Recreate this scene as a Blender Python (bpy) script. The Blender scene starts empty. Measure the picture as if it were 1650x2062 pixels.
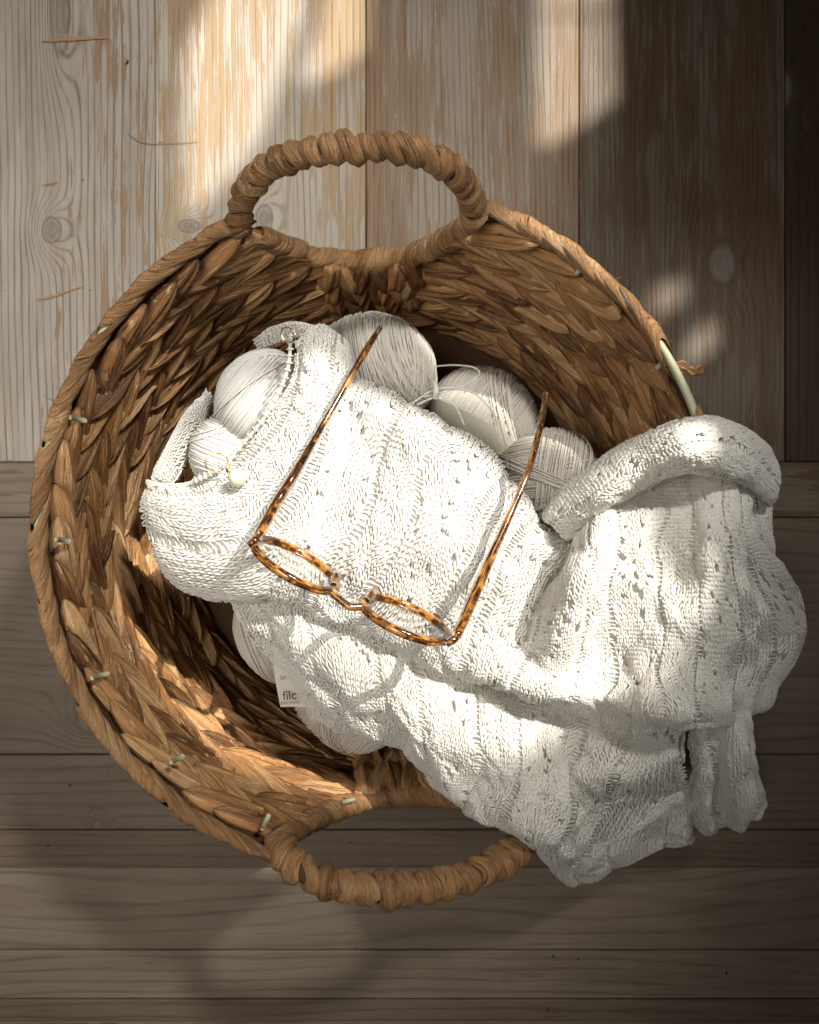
import bpy, math, random
import numpy as np
from mathutils import Vector, Matrix

random.seed(7)
RNG = np.random.default_rng(7)
SC = bpy.context.scene
COL = SC.collection
PI = math.pi

# ------------------------------------------------------------------ camera
H = 0.84                                    # camera height above the floor (m)
cam_d = bpy.data.cameras.new('camera')
cam = bpy.data.objects.new('camera', cam_d)
COL.objects.link(cam)
cam.location = (0, 0, H)
cam_d.sensor_fit = 'HORIZONTAL'
cam_d.sensor_width = 36
cam_d.lens = 36
cam_d.clip_start = 0.01
cam_d.clip_end = 100
SC.camera = cam

def at(px, py, z):
    """photo pixel + real height above the floor -> point in the room"""
    k = (H - z) / 1650.0
    return np.array([(px - 825) * k, -(py - 1031) * k, z])

# ------------------------------------------------------------------ light
world = bpy.data.worlds.new('World')
SC.world = world
world.use_nodes = True
world.node_tree.nodes['Background'].inputs[0].default_value = (1.0, 0.93, 0.85, 1)
world.node_tree.nodes['Background'].inputs[1].default_value = 0.045

SUN_EL, SUN_AZ = math.radians(47), math.radians(45)
SUN_DIR = np.array([math.cos(SUN_EL) * math.cos(SUN_AZ), math.cos(SUN_EL) * math.sin(SUN_AZ), math.sin(SUN_EL)])
CEN = np.array([-0.02, -0.01, 0.15])

def aim(o, target):
    d = Vector(target) - o.location
    o.rotation_euler = d.to_track_quat('-Z', 'Y').to_euler()

sp = bpy.data.lights.new('sunbeam', 'SPOT')
sp.energy = 3950
sp.color = (1.0, 0.962, 0.90)
sp.spot_size = math.radians(12.5)
sp.spot_blend = 0.05
sp.shadow_soft_size = 0.036
spo = bpy.data.objects.new('sunbeam', sp)
COL.objects.link(spo)
LAMP = CEN + 7.0 * SUN_DIR
spo.location = LAMP
aim(spo, CEN)

sk = bpy.data.lights.new('window_skylight', 'SPOT')
sk.energy = 90
sk.color = (1.0, 0.985, 0.965)
sk.spot_size = math.radians(46)
sk.spot_blend = 1.0
sk.shadow_soft_size = 0.07
sko = bpy.data.objects.new('window_skylight', sk)
COL.objects.link(sko)
sko.location = (0.62, 0.95, 1.65)
aim(sko, (-0.28, 0.10, 0.05))

ar = bpy.data.lights.new('overhead_fill', 'AREA')  # added overhead fill that lifts the basket walls and left side
ar.shape = 'RECTANGLE'
ar.size = 0.6
ar.size_y = 0.6
ar.energy = 1.8
ar.color = (1.0, 0.965, 0.92)
ar.spread = math.radians(62)
aro = bpy.data.objects.new('overhead_fill', ar)
COL.objects.link(aro)
aro.location = (-0.42, -0.05, 1.45)
aim(aro, (-0.27, 0.06, 0.1))

SC.view_settings.view_transform = 'Standard'
SC.view_settings.look = 'None'
SC.view_settings.gamma = 1
SC.view_settings.exposure = 0
SC.view_settings.use_curve_mapping = False
SC.render.engine = 'CYCLES'
SC.cycles.max_bounces = 10
SC.cycles.diffuse_bounces = 6
SC.cycles.transparent_max_bounces = 12
SC.cycles.caustics_reflective = False
SC.cycles.caustics_refractive = False
SC.cycles.use_denoising = True

# ------------------------------------------------------------------ helpers
def new_empty(name, loc, label=None, cat=None, group=None):
    o = bpy.data.objects.new(name, None)
    COL.objects.link(o)
    o.location = Vector(loc)
    o.empty_display_size = 0.02
    tag(o, label, cat, group)
    return o

def tag(o, label=None, cat=None, group=None, kind=None):
    if label: o['label'] = label
    if cat: o['category'] = cat
    if group: o['group'] = group
    if kind: o['kind'] = kind
    return o

def root_loc(o):
    v = Vector((0, 0, 0))
    while o is not None:
        v += o.location
        o = o.parent
    return np.array(v)

def make_mesh(name, verts, faces, mat, uv=None, smooth=True):
    verts = np.asarray(verts, dtype=np.float32).reshape(-1, 3)
    me = bpy.data.meshes.new(name)
    if isinstance(faces, np.ndarray):
        n = faces.shape[1]
        me.vertices.add(len(verts))
        me.vertices.foreach_set('co', verts.ravel())
        me.loops.add(faces.size)
        me.loops.foreach_set('vertex_index', faces.astype(np.int32).ravel())
        me.polygons.add(len(faces))
        me.polygons.foreach_set('loop_start', np.arange(len(faces), dtype=np.int32) * n)
        me.update(calc_edges=True)
    else:
        me.from_pydata([tuple(map(float, v)) for v in verts], [], faces)
        me.update()
    if uv is not None:
        uv = np.asarray(uv, dtype=np.float32).reshape(-1, 2)
        idx = np.empty(len(me.loops), dtype=np.int32)
        me.loops.foreach_get('vertex_index', idx)
        lay = me.uv_layers.new(name='UVMap')
        lay.data.foreach_set('uv', uv[idx].ravel())
    me.polygons.foreach_set('use_smooth', np.full(len(me.polygons), smooth, dtype=bool))
    me.validate()
    if mat: me.materials.append(mat)
    return me

def obj(name, verts, faces, mat, parent=None, uv=None, smooth=True):
    """verts are in room coordinates; the object hangs under its parent"""
    verts = np.asarray(verts, dtype=np.float64).reshape(-1, 3)
    if parent is not None:
        verts = verts - root_loc(parent)
    o = bpy.data.objects.new(name, make_mesh(name, verts, faces, mat, uv, smooth))
    COL.objects.link(o)
    if parent is not None:
        o.parent = parent
    return o

def grid_faces(nu, nv, wrap_u=False, wrap_v=False, off=0):
    iu = np.arange(nu if wrap_u else nu - 1)
    iv = np.arange(nv if wrap_v else nv - 1)
    A, B = np.meshgrid(iu, iv, indexing='ij')
    A = A.ravel(); B = B.ravel()
    A1 = (A + 1) % nu; B1 = (B + 1) % nv
    return off + np.stack([A * nv + B, A1 * nv + B, A1 * nv + B1, A * nv + B1], 1)

def catmull(P, t):
    """P (n,k) control points, t (m,) in [0,n-1]"""
    P = np.asarray(P, float)
    n = len(P)
    t = np.clip(np.asarray(t, float), 0, n - 1)
    i = np.minimum(t.astype(int), n - 2)
    f = (t - i)[:, None]
    g = lambda k: np.where((k < 0)[:, None], 2 * P[0] - P[1], np.where((k > n - 1)[:, None], 2 * P[-1] - P[-2], P[np.clip(k, 0, n - 1)]))
    a, b, c, d = g(i - 1), g(i), g(i + 1), g(i + 2)
    return 0.5 * (2 * b + (c - a) * f + (2 * a - 5 * b + 4 * c - d) * f ** 2 + (3 * b - a - 3 * c + d) * f ** 3)

def resample(P, m):
    """even arc-length samples on a catmull curve"""
    Q = catmull(P, np.linspace(0, len(P) - 1, 400))
    s = np.concatenate([[0], np.cumsum(np.linalg.norm(np.diff(Q, axis=0), axis=1))])
    w = np.linspace(0, s[-1], m)
    return np.stack([np.interp(w, s, Q[:, k]) for k in range(Q.shape[1])], 1), s[-1]

def frames(P, up=(0, 0, 1)):
    T = np.gradient(P, axis=0)
    T /= np.linalg.norm(T, axis=1)[:, None] + 1e-12
    N = np.zeros_like(T)
    u = np.array(up, float)
    if abs(np.dot(u, T[0])) > 0.9: u = np.array([1.0, 0, 0])
    n = u - np.dot(u, T[0]) * T[0]
    n /= np.linalg.norm(n)
    for i in range(len(T)):
        n = n - np.dot(n, T[i]) * T[i]
        n /= np.linalg.norm(n) + 1e-12
        N[i] = n
    return T, N, np.cross(T, N)

def tube(P, r, sides=8, closed=False, ry=None, up=(0, 0, 1), caps=True):
    """returns verts, faces (quads, list), uv"""
    P = np.asarray(P, float)
    m = len(P)
    T, N, B = frames(P, up)
    if closed:
        T = np.roll(P, -1, 0) - np.roll(P, 1, 0)
        T /= np.linalg.norm(T, axis=1)[:, None]
    r = np.broadcast_to(np.asarray(r, float), (m,))
    r2 = r if ry is None else np.broadcast_to(np.asarray(ry, float), (m,))
    a = np.arange(sides) / sides * 2 * PI
    V = P[:, None] + (np.cos(a)[None, :, None] * N[:, None] * r[:, None, None]) + (np.sin(a)[None, :, None] * B[:, None] * r2[:, None, None])
    F = grid_faces(m, sides, wrap_u=closed, wrap_v=True).tolist()
    if caps and not closed:
        F.append(list(range(sides))[::-1])
        F.append([(m - 1) * sides + k for k in range(sides)])
    L = np.concatenate([[0], np.cumsum(np.linalg.norm(np.diff(P, axis=0), axis=1))])
    uv = np.stack(np.broadcast_arrays(L[:, None], (a / (2 * PI))[None, :]), 2)
    return V.reshape(-1, 3), F, uv.reshape(-1, 2)

def join(parts):
    """parts: list of (verts, quad ndarray, uv)"""
    off = 0; V = []; F = []; U = []
    for v, f, u in parts:
        V.append(np.asarray(v).reshape(-1, 3)); F.append(np.asarray(f) + off); U.append(np.asarray(u).reshape(-1, 2))
        off += len(V[-1])
    return np.concatenate(V), np.concatenate(F), np.concatenate(U)

_tab = RNG.random((64, 64))
def vnoise(x, y):
    """smooth value noise in [-1,1]"""
    x = np.asarray(x, float); y = np.asarray(y, float)
    xi = np.floor(x).astype(int); yi = np.floor(y).astype(int)
    fx = x - xi; fy = y - yi
    fx = fx * fx * (3 - 2 * fx); fy = fy * fy * (3 - 2 * fy)
    g = lambda a, b: _tab[a % 64, b % 64]
    return 2 * ((g(xi, yi) * (1 - fx) + g(xi + 1, yi) * fx) * (1 - fy) + (g(xi, yi + 1) * (1 - fx) + g(xi + 1, yi + 1) * fx) * fy) - 1

# ------------------------------------------------------------------ materials
class NT:
    def __init__(self, name):
        self.m = bpy.data.materials.new(name)
        self.m.use_nodes = True
        self.t = self.m.node_tree
        self.b = self.t.nodes['Principled BSDF']
    def n(self, typ, **kw):
        x = self.t.nodes.new(typ)
        for k, v in kw.items(): setattr(x, k, v)
        return x
    def link(self, a, b): self.t.links.new(a, b)
    def val(self, sock, v):
        if hasattr(v, 'is_output') or isinstance(v, bpy.types.NodeSocket): self.link(v, sock)
        else: sock.default_value = v
    def math(self, op, a, b=0.0, c=0.0, clamp=False):
        x = self.n('ShaderNodeMath', operation=op, use_clamp=clamp)
        self.val(x.inputs[0], a); self.val(x.inputs[1], b); self.val(x.inputs[2], c)
        return x.outputs[0]
    def mix(self, f, a, b, typ='MIX'):
        x = self.n('ShaderNodeMix', data_type='RGBA', blend_type=typ)
        self.val(x.inputs[0], f)
        self.val(x.inputs[6], (*a, 1) if isinstance(a, tuple) and len(a) == 3 else a)
        self.val(x.inputs[7], (*b, 1) if isinstance(b, tuple) and len(b) == 3 else b)
        return x.outputs[2]
    def noise(self, vec, scale=1.0, detail=2.0, rough=0.5, dist=0.0):
        x = self.n('ShaderNodeTexNoise')
        self.link(vec, x.inputs['Vector'])
        x.inputs['Scale'].default_value = scale; x.inputs['Detail'].default_value = detail
        x.inputs['Roughness'].default_value = rough; x.inputs['Distortion'].default_value = dist
        return x.outputs['Fac']
    def comb(self, x, y, z=0.0):
        c = self.n('ShaderNodeCombineXYZ')
        self.val(c.inputs[0], x); self.val(c.inputs[1], y); self.val(c.inputs[2], z)
        return c.outputs[0]
    def ss(self, v, lo, hi):
        x = self.n('ShaderNodeMapRange', interpolation_type='SMOOTHSTEP')
        self.val(x.inputs[0], v); x.inputs[1].default_value = lo; x.inputs[2].default_value = hi
        return x.outputs[0]
    def ramp(self, v, stops):
        x = self.n('ShaderNodeValToRGB')
        self.link(v, x.inputs[0])
        e = x.color_ramp.elements
        while len(e) < len(stops): e.new(0.5)
        for k, (p, c) in enumerate(stops):
            e[k].position = p; e[k].color = (*c, 1)
        return x.outputs[0]
    def bump(self, h, strength, dist):
        x = self.n('ShaderNodeBump')
        x.inputs['Strength'].default_value = strength; x.inputs['Distance'].default_value = dist
        self.link(h, x.inputs['Height'])
        self.link(x.outputs[0], self.b.inputs['Normal'])
    def set(self, **kw):
        for k, v in kw.items(): self.val(self.b.inputs[k.replace('_', ' ')], v)
        return self.m

def floor_material(name, seed, along, white, bare, wear, freq, amp, knots=(), line=0.5, tone=1.0):
    white = tuple(c * tone * k_ for c, k_ in zip(white, (1.02, 0.99, 0.935))); bare = tuple(c * tone for c in bare)
    n = NT(name)
    tc = n.n('ShaderNodeTexCoord')
    s = n.n('ShaderNodeSeparateXYZ'); n.link(tc.outputs['Object'], s.inputs[0])
    A, L = (s.outputs[0], s.outputs[1]) if along == 'Y' else (s.outputs[1], s.outputs[0])
    big = n.noise(n.comb(n.math('MULTIPLY', A, 6.0), n.math('MULTIPLY', L, 1.1), seed), 1, 2, 0.5)
    mid = n.noise(n.comb(n.math('MULTIPLY', A, 30.0), n.math('MULTIPLY', L, 4.0), seed + 3), 1, 2, 0.5)
    field = n.math('ADD', n.math('MULTIPLY', A, freq), n.math('MULTIPLY', big, amp))
    field = n.math('ADD', field, n.math('MULTIPLY', mid, 1.1))
    dark_k = None; halo = None
    for (kx, ky, rx, ry, col) in knots:
        dx = n.math('DIVIDE', n.math('SUBTRACT', s.outputs[0], kx), rx)
        dy = n.math('DIVIDE', n.math('SUBTRACT', s.outputs[1], ky), ry)
        d = n.math('SQRT', n.math('ADD', n.math('MULTIPLY', dx, dx), n.math('MULTIPLY', dy, dy)))
        d = n.math('ADD', d, n.math('MULTIPLY', n.math('SUBTRACT', mid, 0.5), 0.5))
        e = n.math('POWER', 2.718, n.math('MULTIPLY', n.math('MULTIPLY', d, d), -0.16))
        field = n.math('ADD', field, n.math('MULTIPLY', e, 5.0))
        k = n.ss(n.math('SUBTRACT', 1.25, d), 0.0, 0.6)
        dark_k = k if dark_k is None else n.math('MAXIMUM', dark_k, k)
        ring = n.ss(n.math('ABSOLUTE', n.math('SUBTRACT', d, 1.25)), 0.3, 0.0)
        halo = ring if halo is None else n.math('MAXIMUM', halo, ring)
    sn = n.math('SINE', n.math('MULTIPLY', field, 2 * PI))
    ln = n.math('POWER', n.math('MULTIPLY_ADD', sn, 0.5, 0.5), 5.0)
    fine = n.noise(n.comb(n.math('MULTIPLY', A, 900.0), n.math('MULTIPLY', L, 22.0), seed), 1, 3, 0.6)
    patch = n.noise(n.comb(n.math('MULTIPLY', A, 34.0), n.math('MULTIPLY', L, 9.0), seed + 9), 1, 5, 0.68)
    streak = n.noise(n.comb(n.math('MULTIPLY', A, 170.0), n.math('MULTIPLY', L, 9.0), seed + 17), 1, 3, 0.6)
    zone = n.noise(n.comb(n.math('MULTIPLY', A, 9.0), n.math('MULTIPLY', L, 2.2), seed + 21), 1, 2, 0.5)
    w = n.math('ADD', n.math('MULTIPLY', patch, 0.5), n.math('MULTIPLY', streak, 0.36))
    w = n.math('ADD', w, n.math('MULTIPLY', zone, 0.55))
    w = n.math('ADD', w, n.math('MULTIPLY', fine, 0.1))
    w = n.math('SUBTRACT', w, n.math('MULTIPLY', ln, 0.12))
    wm = n.ss(w, 0.99 - 0.5 * wear, 1.035 - 0.5 * wear)
    blot = n.noise(tc.outputs['Object'], 5.0, 3, 0.6)
    wc = n.mix(n.ss(blot, 0.35, 0.7), tuple(c * 0.86 for c in white), tuple(min(1, c * 1.08) for c in white))
    bc = n.mix(fine, tuple(c * 0.75 for c in bare), tuple(c * 1.2 for c in bare))
    mott = n.noise(n.comb(n.math('MULTIPLY', A, 55.0), n.math('MULTIPLY', L, 6.0), seed + 31), 1, 5, 0.7)
    wc = n.mix(n.math('MULTIPLY', n.ss(mott, 0.40, 0.72), 0.62), wc, tuple(0.5 * a_ + 0.5 * b_ for a_, b_ in zip(white, tuple(x * 0.62 for x in bare))))
    c = n.mix(n.math('MULTIPLY', wm, 0.85), wc, bc)
    gl = n.math('MULTIPLY', ln, line)
    gl = n.math('MULTIPLY', gl, n.ss(n.math('ADD', streak, n.math('MULTIPLY', zone, 0.4)), 0.42, 0.9))
    gl = n.math('MULTIPLY', gl, 1.6, clamp=True)
    c = n.mix(gl, c, tuple(x * 0.42 for x in bare))
    c = n.mix(n.math('MULTIPLY', n.ss(fine, 0.5, 0.78), 0.28), c, tuple(x * 0.6 for x in bare))
    speck = n.noise(tc.outputs['Object'], 160.0, 1, 0.5)
    c = n.mix(n.math('MULTIPLY', n.ss(speck, 0.78, 0.82), 0.55), c, (0.09, 0.055, 0.03))
    if dark_k is not None:
        kc = n.mix(n.noise(tc.outputs['Object'], 190, 3, 0.6), (0.14, 0.115, 0.09), (0.30, 0.26, 0.21))
        c = n.mix(n.math('MULTIPLY', dark_k, 0.8), c, kc)
        c = n.mix(n.math('MULTIPLY', halo, 0.5), c, (0.10, 0.065, 0.04))
    hgt = n.math('ADD', n.math('MULTIPLY', ln, -0.7), n.math('MULTIPLY', fine, 0.5))
    hgt = n.math('SUBTRACT', hgt, n.math('MULTIPLY', wm, 0.35))
    n.bump(hgt, 0.55, 0.0009)
    rough = n.math('MULTIPLY_ADD', wm, -0.12, 0.62)
    return n.set(Base_Color=c, Roughness=rough, Specular_IOR_Level=0.3)

def hyacinth_material(name, dark, mid, pale, flake=0.5, lines=10.0, var=0.46):
    n = NT(name)
    uvn = n.n('ShaderNodeUVMap')
    s = n.n('ShaderNodeSeparateXYZ'); n.link(uvn.outputs[0], s.inputs[0])
    u, v = s.outputs[0], s.outputs[1]
    pid = n.math('FLOOR', u)
    f = n.math('FRACT', u)
    wn = n.n('ShaderNodeTexWhiteNoise', noise_dimensions='1D'); n.link(pid, wn.inputs['W'])
    r = wn.outputs['Value']
    off = n.math('MULTIPLY', r, 53.0)
    st = n.noise(n.comb(n.math('MULTIPLY', f, 2.2), n.math('MULTIPLY', v, lines), off), 1, 4, 0.65, 0.35)
    st2 = n.noise(n.comb(n.math('MULTIPLY', f, 5.0), n.math('MULTIPLY', v, lines * 3), off), 1, 2, 0.6)
    fl = n.noise(n.comb(n.math('MULTIPLY', f, 6.0), n.math('MULTIPLY', v, 5.0), n.math('ADD', off, 9.0)), 1, 5, 0.7, 0.6)
    br = n.noise(n.comb(n.math('MULTIPLY', f, 1.6), n.math('MULTIPLY', v, 1.6), n.math('ADD', off, 4.0)), 1, 2)
    g = n.math('ADD', n.math('MULTIPLY', st, 0.62), n.math('MULTIPLY', br, 0.3))
    g = n.math('ADD', g, n.math('MULTIPLY', n.math('SUBTRACT', r, 0.5), var))
    c = n.ramp(g, [(0.2, dark), (0.5, mid), (0.78, pale)])
    fm = n.ss(n.math('ADD', n.math('MULTIPLY', fl, 0.75), n.math('MULTIPLY', st2, 0.25)), 0.565, 0.62)
    c = n.mix(n.math('MULTIPLY', fm, flake), c, tuple(min(1, x * 1.18 + 0.02) for x in pale))
    crack = n.ss(st, 0.36, 0.26)
    c = n.mix(n.math('MULTIPLY', crack, 0.7), c, tuple(x * 0.4 for x in dark))
    hgt = n.math('ADD', n.math('MULTIPLY', st, 0.8), n.math('MULTIPLY', st2, 0.45))
    hgt = n.math('SUBTRACT', hgt, n.math('MULTIPLY', crack, 0.5))
    hgt = n.math('ADD', hgt, n.math('MULTIPLY', fm, 0.12))
    n.bump(hgt, 1.0, 0.0042)
    return n.set(Base_Color=c, Roughness=0.46, Specular_IOR_Level=0.5)

def plain(name, col, rough=0.5, metal=0.0, **kw):
    n = NT(name)
    tc = n.n('ShaderNodeTexCoord')
    nz = n.noise(tc.outputs['Object'], 220, 3, 0.6)
    c = n.mix(nz, tuple(x * 0.85 for x in col), tuple(min(1, x * 1.12) for x in col))
    return n.set(Base_Color=c, Roughness=rough, Metallic=metal, **kw)

def wool_material(name, col, fibre=1400.0):
    n = NT(name)
    tc = n.n('ShaderNodeTexCoord')
    nz = n.noise(tc.outputs['Object'], fibre, 3, 0.7)
    big = n.noise(tc.outputs['Object'], 30, 2, 0.5)
    c = n.mix(nz, tuple(x * 0.93 for x in col), tuple(min(0.95, x * 1.06) for x in col))
    c = n.mix(n.math('MULTIPLY', big, 0.35), c, (col[0] * 0.98, col[1] * 0.955, col[2] * 0.87))
    n.bump(nz, 0.35, 0.0004)
    n.set(Base_Color=c, Roughness=0.85, Specular_IOR_Level=0.15, Sheen_Weight=0.15, Sheen_Roughness=0.5)
    tr = n.n('ShaderNodeBsdfTranslucent'); n.link(c, tr.inputs[0])
    mx = n.n('ShaderNodeMixShader'); mx.inputs[0].default_value = 0.18
    n.link(n.b.outputs[0], mx.inputs[1]); n.link(tr.outputs[0], mx.inputs[2])
    n.link(mx.outputs[0], n.t.nodes['Material Output'].inputs[0])
    return n.m

M = {}
M['strand'] = hyacinth_material('water_hyacinth_strand', (0.115, 0.046, 0.016), (0.52, 0.262, 0.098), (0.74, 0.475, 0.235), 0.6)
M['wrap'] = hyacinth_material('water_hyacinth_wrap', (0.10, 0.042, 0.015), (0.41, 0.215, 0.086), (0.68, 0.455, 0.235), 0.5, 11.0, 0.2)
M['shell'] = plain('gap_shade_and_crumb_brown', (0.07, 0.030, 0.011), 0.9)  # puts shade into weave gaps and handle creases; also colours the crumbs
M['wire'] = plain('pale_green_painted_wire', (0.40, 0.39, 0.25), 0.38)
M['wool'] = wool_material('white_wool', (0.77, 0.742, 0.675))
M['yarn'] = wool_material('cream_yarn', (0.68, 0.63, 0.55), 900)
M['yarn_white'] = wool_material('white_yarn', (0.74, 0.715, 0.675), 900)
M['gold'] = plain('gold_wire', (0.83, 0.58, 0.22), 0.22, 1.0)
M['bead'] = plain('pale_jade_bead', (0.56, 0.61, 0.42), 0.25, 0.0, Subsurface_Weight=0.3, Subsurface_Scale=0.002, Coat_Weight=0.4)
M['paper'] = plain('label_paper', (0.74, 0.70, 0.64), 0.6)
M['band'] = plain('greenish_paper_band', (0.38, 0.36, 0.27), 0.6)
M['ink'] = plain('black_ink', (0.02, 0.017, 0.015), 0.6)
M['under'] = plain('dark_gap_under_floor', (0.012, 0.008, 0.005), 1.0)
M['wall'] = plain('light_blocker_grey', (0.55, 0.52, 0.48), 0.9)  # matte grey of the two unseen light blockers

def tortoise(name, sh):
    n = NT(name)
    uvn = n.n('ShaderNodeUVMap')
    s = n.n('ShaderNodeSeparateXYZ'); n.link(uvn.outputs[0], s.inputs[0])
    a = n.noise(n.comb(n.math('MULTIPLY', s.outputs[0], 62.0), n.math('MULTIPLY', s.outputs[1], 2.0)), 1, 4, 0.65, 0.5)
    b = n.noise(n.comb(n.math('MULTIPLY', s.outputs[0], 260.0), n.math('MULTIPLY', s.outputs[1], 4.0), 5.0), 1, 3, 0.6)
    g = n.math('ADD', n.math('MULTIPLY', a, 0.75), n.math('MULTIPLY', b, 0.25))
    c = n.ramp(g, [(0.40 + sh, (0.022, 0.008, 0.004)), (0.47 + sh, (0.11, 0.034, 0.009)), (0.54 + sh, (0.52, 0.225, 0.045)), (0.68 + sh, (0.80, 0.48, 0.15))])
    return n.set(Base_Color=c, Roughness=0.12, Transmission_Weight=0.35, IOR=1.48, Coat_Weight=0.5, Coat_Roughness=0.05)
M['tortoise'] = tortoise('tortoiseshell_acetate', 0.02)
M['tortoise_dark'] = tortoise('dark_tortoiseshell_acetate', 0.055)

def clear_mix(name, fac, tint, rough=0.03):
    n = NT(name)
    n.t.nodes.remove(n.b)
    tr = n.n('ShaderNodeBsdfTransparent'); tr.inputs[0].default_value = (*tint, 1)
    gl = n.n('ShaderNodeBsdfGlossy'); gl.inputs['Roughness'].default_value = rough
    lw = n.n('ShaderNodeLayerWeight'); lw.inputs[0].default_value = 0.35
    mx = n.n('ShaderNodeMixShader')
    n.link(n.math('MULTIPLY_ADD', lw.outputs['Fresnel'], 0.8, fac, clamp=True), mx.inputs[0])
    n.link(tr.outputs[0], mx.inputs[1]); n.link(gl.outputs[0], mx.inputs[2])
    n.link(mx.outputs[0], n.t.nodes['Material Output'].inputs[0])
    return n.m
M['lens'] = clear_mix('spectacle_lens', 0.10, (0.86, 0.865, 0.86))
def nylon():
    n = NT('clear_nylon')
    tc = n.n('ShaderNodeTexCoord')
    n.set(Base_Color=n.mix(n.noise(tc.outputs['Object'], 300, 2), (0.74, 0.74, 0.66), (0.90, 0.90, 0.84)), Roughness=0.18, Coat_Weight=0.6)
    tr = n.n('ShaderNodeBsdfTransparent'); tr.inputs[0].default_value = (0.96, 0.96, 0.93, 1)
    lw = n.n('ShaderNodeLayerWeight'); lw.inputs[0].default_value = 0.5
    mx = n.n('ShaderNodeMixShader')
    n.link(n.math('MULTIPLY_ADD', lw.outputs['Facing'], 0.5, 0.35, clamp=True), mx.inputs[0])
    n.link(tr.outputs[0], mx.inputs[1]); n.link(n.b.outputs[0], mx.inputs[2])
    n.link(mx.outputs[0], n.t.nodes['Material Output'].inputs[0])
    return n.m
M['nylon'] = nylon()

# ------------------------------------------------------------------ floor (setting)
floor_root = obj('floor', [(-1.3, -1.3, -0.03), (1.3, -1.3, -0.03), (1.3, 1.3, -0.03), (-1.3, 1.3, -0.03)], [[0, 1, 2, 3]], M['under'], smooth=False)
floor_root['kind'] = 'structure'
floor_root['label'] = 'worn whitewashed pine board floor'

def plank(x0, x1, y0, y1, z, mat, bev=0.0009):
    gap = 0.0004
    x0 += gap; x1 -= gap; y0 += gap; y1 -= gap
    b = bev
    V = [(x0, y0, -0.022), (x1, y0, -0.022), (x1, y1, -0.022), (x0, y1, -0.022),
         (x0, y0, z - b), (x1, y0, z - b), (x1, y1, z - b), (x0, y1, z - b),
         (x0 + b, y0 + b, z), (x1 - b, y0 + b, z), (x1 - b, y1 - b, z), (x0 + b, y1 - b, z)]
    F = [[8, 9, 10, 11]]
    for k in range(4):
        j = (k + 1) % 4
        F.append([k, j, 4 + j, 4 + k]); F.append([4 + k, 4 + j, 8 + j, 8 + k])
    return obj('plank', V, F, mat, floor_root, smooth=False)

def fx(px): return (px - 825) / 1650 * H
def fy(py): return -(py - 1031) / 1650 * H

W1 = (0.50, 0.455, 0.40)
B1 = (0.36, 0.205, 0.095)
def kn(px, py, rx, ry, c=0): return (fx(px), fy(py), rx / 1964, ry / 1964, c)
seams = [-960, -540, -115, 312, 737, 1167, 1583, 2010, 2430]
vb = [(0.2, 130), (0.2, 150), (0.33, 150), (0.54, 160), (0.54, 175), (0.44, 190), (0.6, 150), (0.5, 120)]
vk = {2: [kn(103, 462, 15, 20), kn(120, 30, 14, 60)], 3: [kn(380, 455, 16, 10), kn(532, 440, 13, 22)],
      5: [kn(1455, 530, 24, 36)], 6: [kn(1565, 180, 30, 40)]}
wht = [W1, W1, W1, (0.54, 0.485, 0.42), (0.42, 0.355, 0.285), (0.33, 0.275, 0.215), (0.17, 0.13, 0.095), (0.24, 0.19, 0.14)]  # right boards: own brown, darkened further where little light reaches
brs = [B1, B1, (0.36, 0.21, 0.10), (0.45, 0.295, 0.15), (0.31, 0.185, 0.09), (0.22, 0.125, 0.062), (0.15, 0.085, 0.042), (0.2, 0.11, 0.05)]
Y_END = fy(930)
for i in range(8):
    m = floor_material('floorboard_long', 3.7 * i + 1, 'Y', wht[i], brs[i], vb[i][0], vb[i][1], 9.0, vk.get(i, ()), 0.45, (0.78, 0.78, 0.80, 0.86, 0.78, 0.60, 0.46, 0.46)[i])  # low tone at the right puts the dim light there into the colour
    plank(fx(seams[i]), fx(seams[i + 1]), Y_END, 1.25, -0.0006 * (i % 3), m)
hs = [930, 1042, 1520, 1672, 1748, 1915, 2013, 2058, 2240, 2500, 2800]
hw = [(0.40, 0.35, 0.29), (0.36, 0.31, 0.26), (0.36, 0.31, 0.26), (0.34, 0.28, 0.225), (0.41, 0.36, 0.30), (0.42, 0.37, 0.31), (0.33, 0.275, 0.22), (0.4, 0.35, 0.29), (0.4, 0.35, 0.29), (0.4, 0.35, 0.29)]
hk = {1: [kn(185, 1450, 26, 22)], 2: [kn(195, 1662, 8, 8)]}
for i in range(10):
    m = floor_material('floorboard_cross', 5.1 * i + 40, 'X', (hw[i][0] * 1.06, hw[i][1] * 0.98, hw[i][2] * 0.90), (0.24, 0.15, 0.085), 0.24 if i else 0.5, 80, 11.0 if i in (1, 4) else 6.0, hk.get(i, ()), 0.24, 0.52 if i < 4 else 0.66)  # low tone darkens the cross boards in place of weaker light
    plank(-1.25, 1.25, fy(hs[i + 1]), fy(hs[i]), -0.0008 * ((i * 2) % 3), m)

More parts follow.
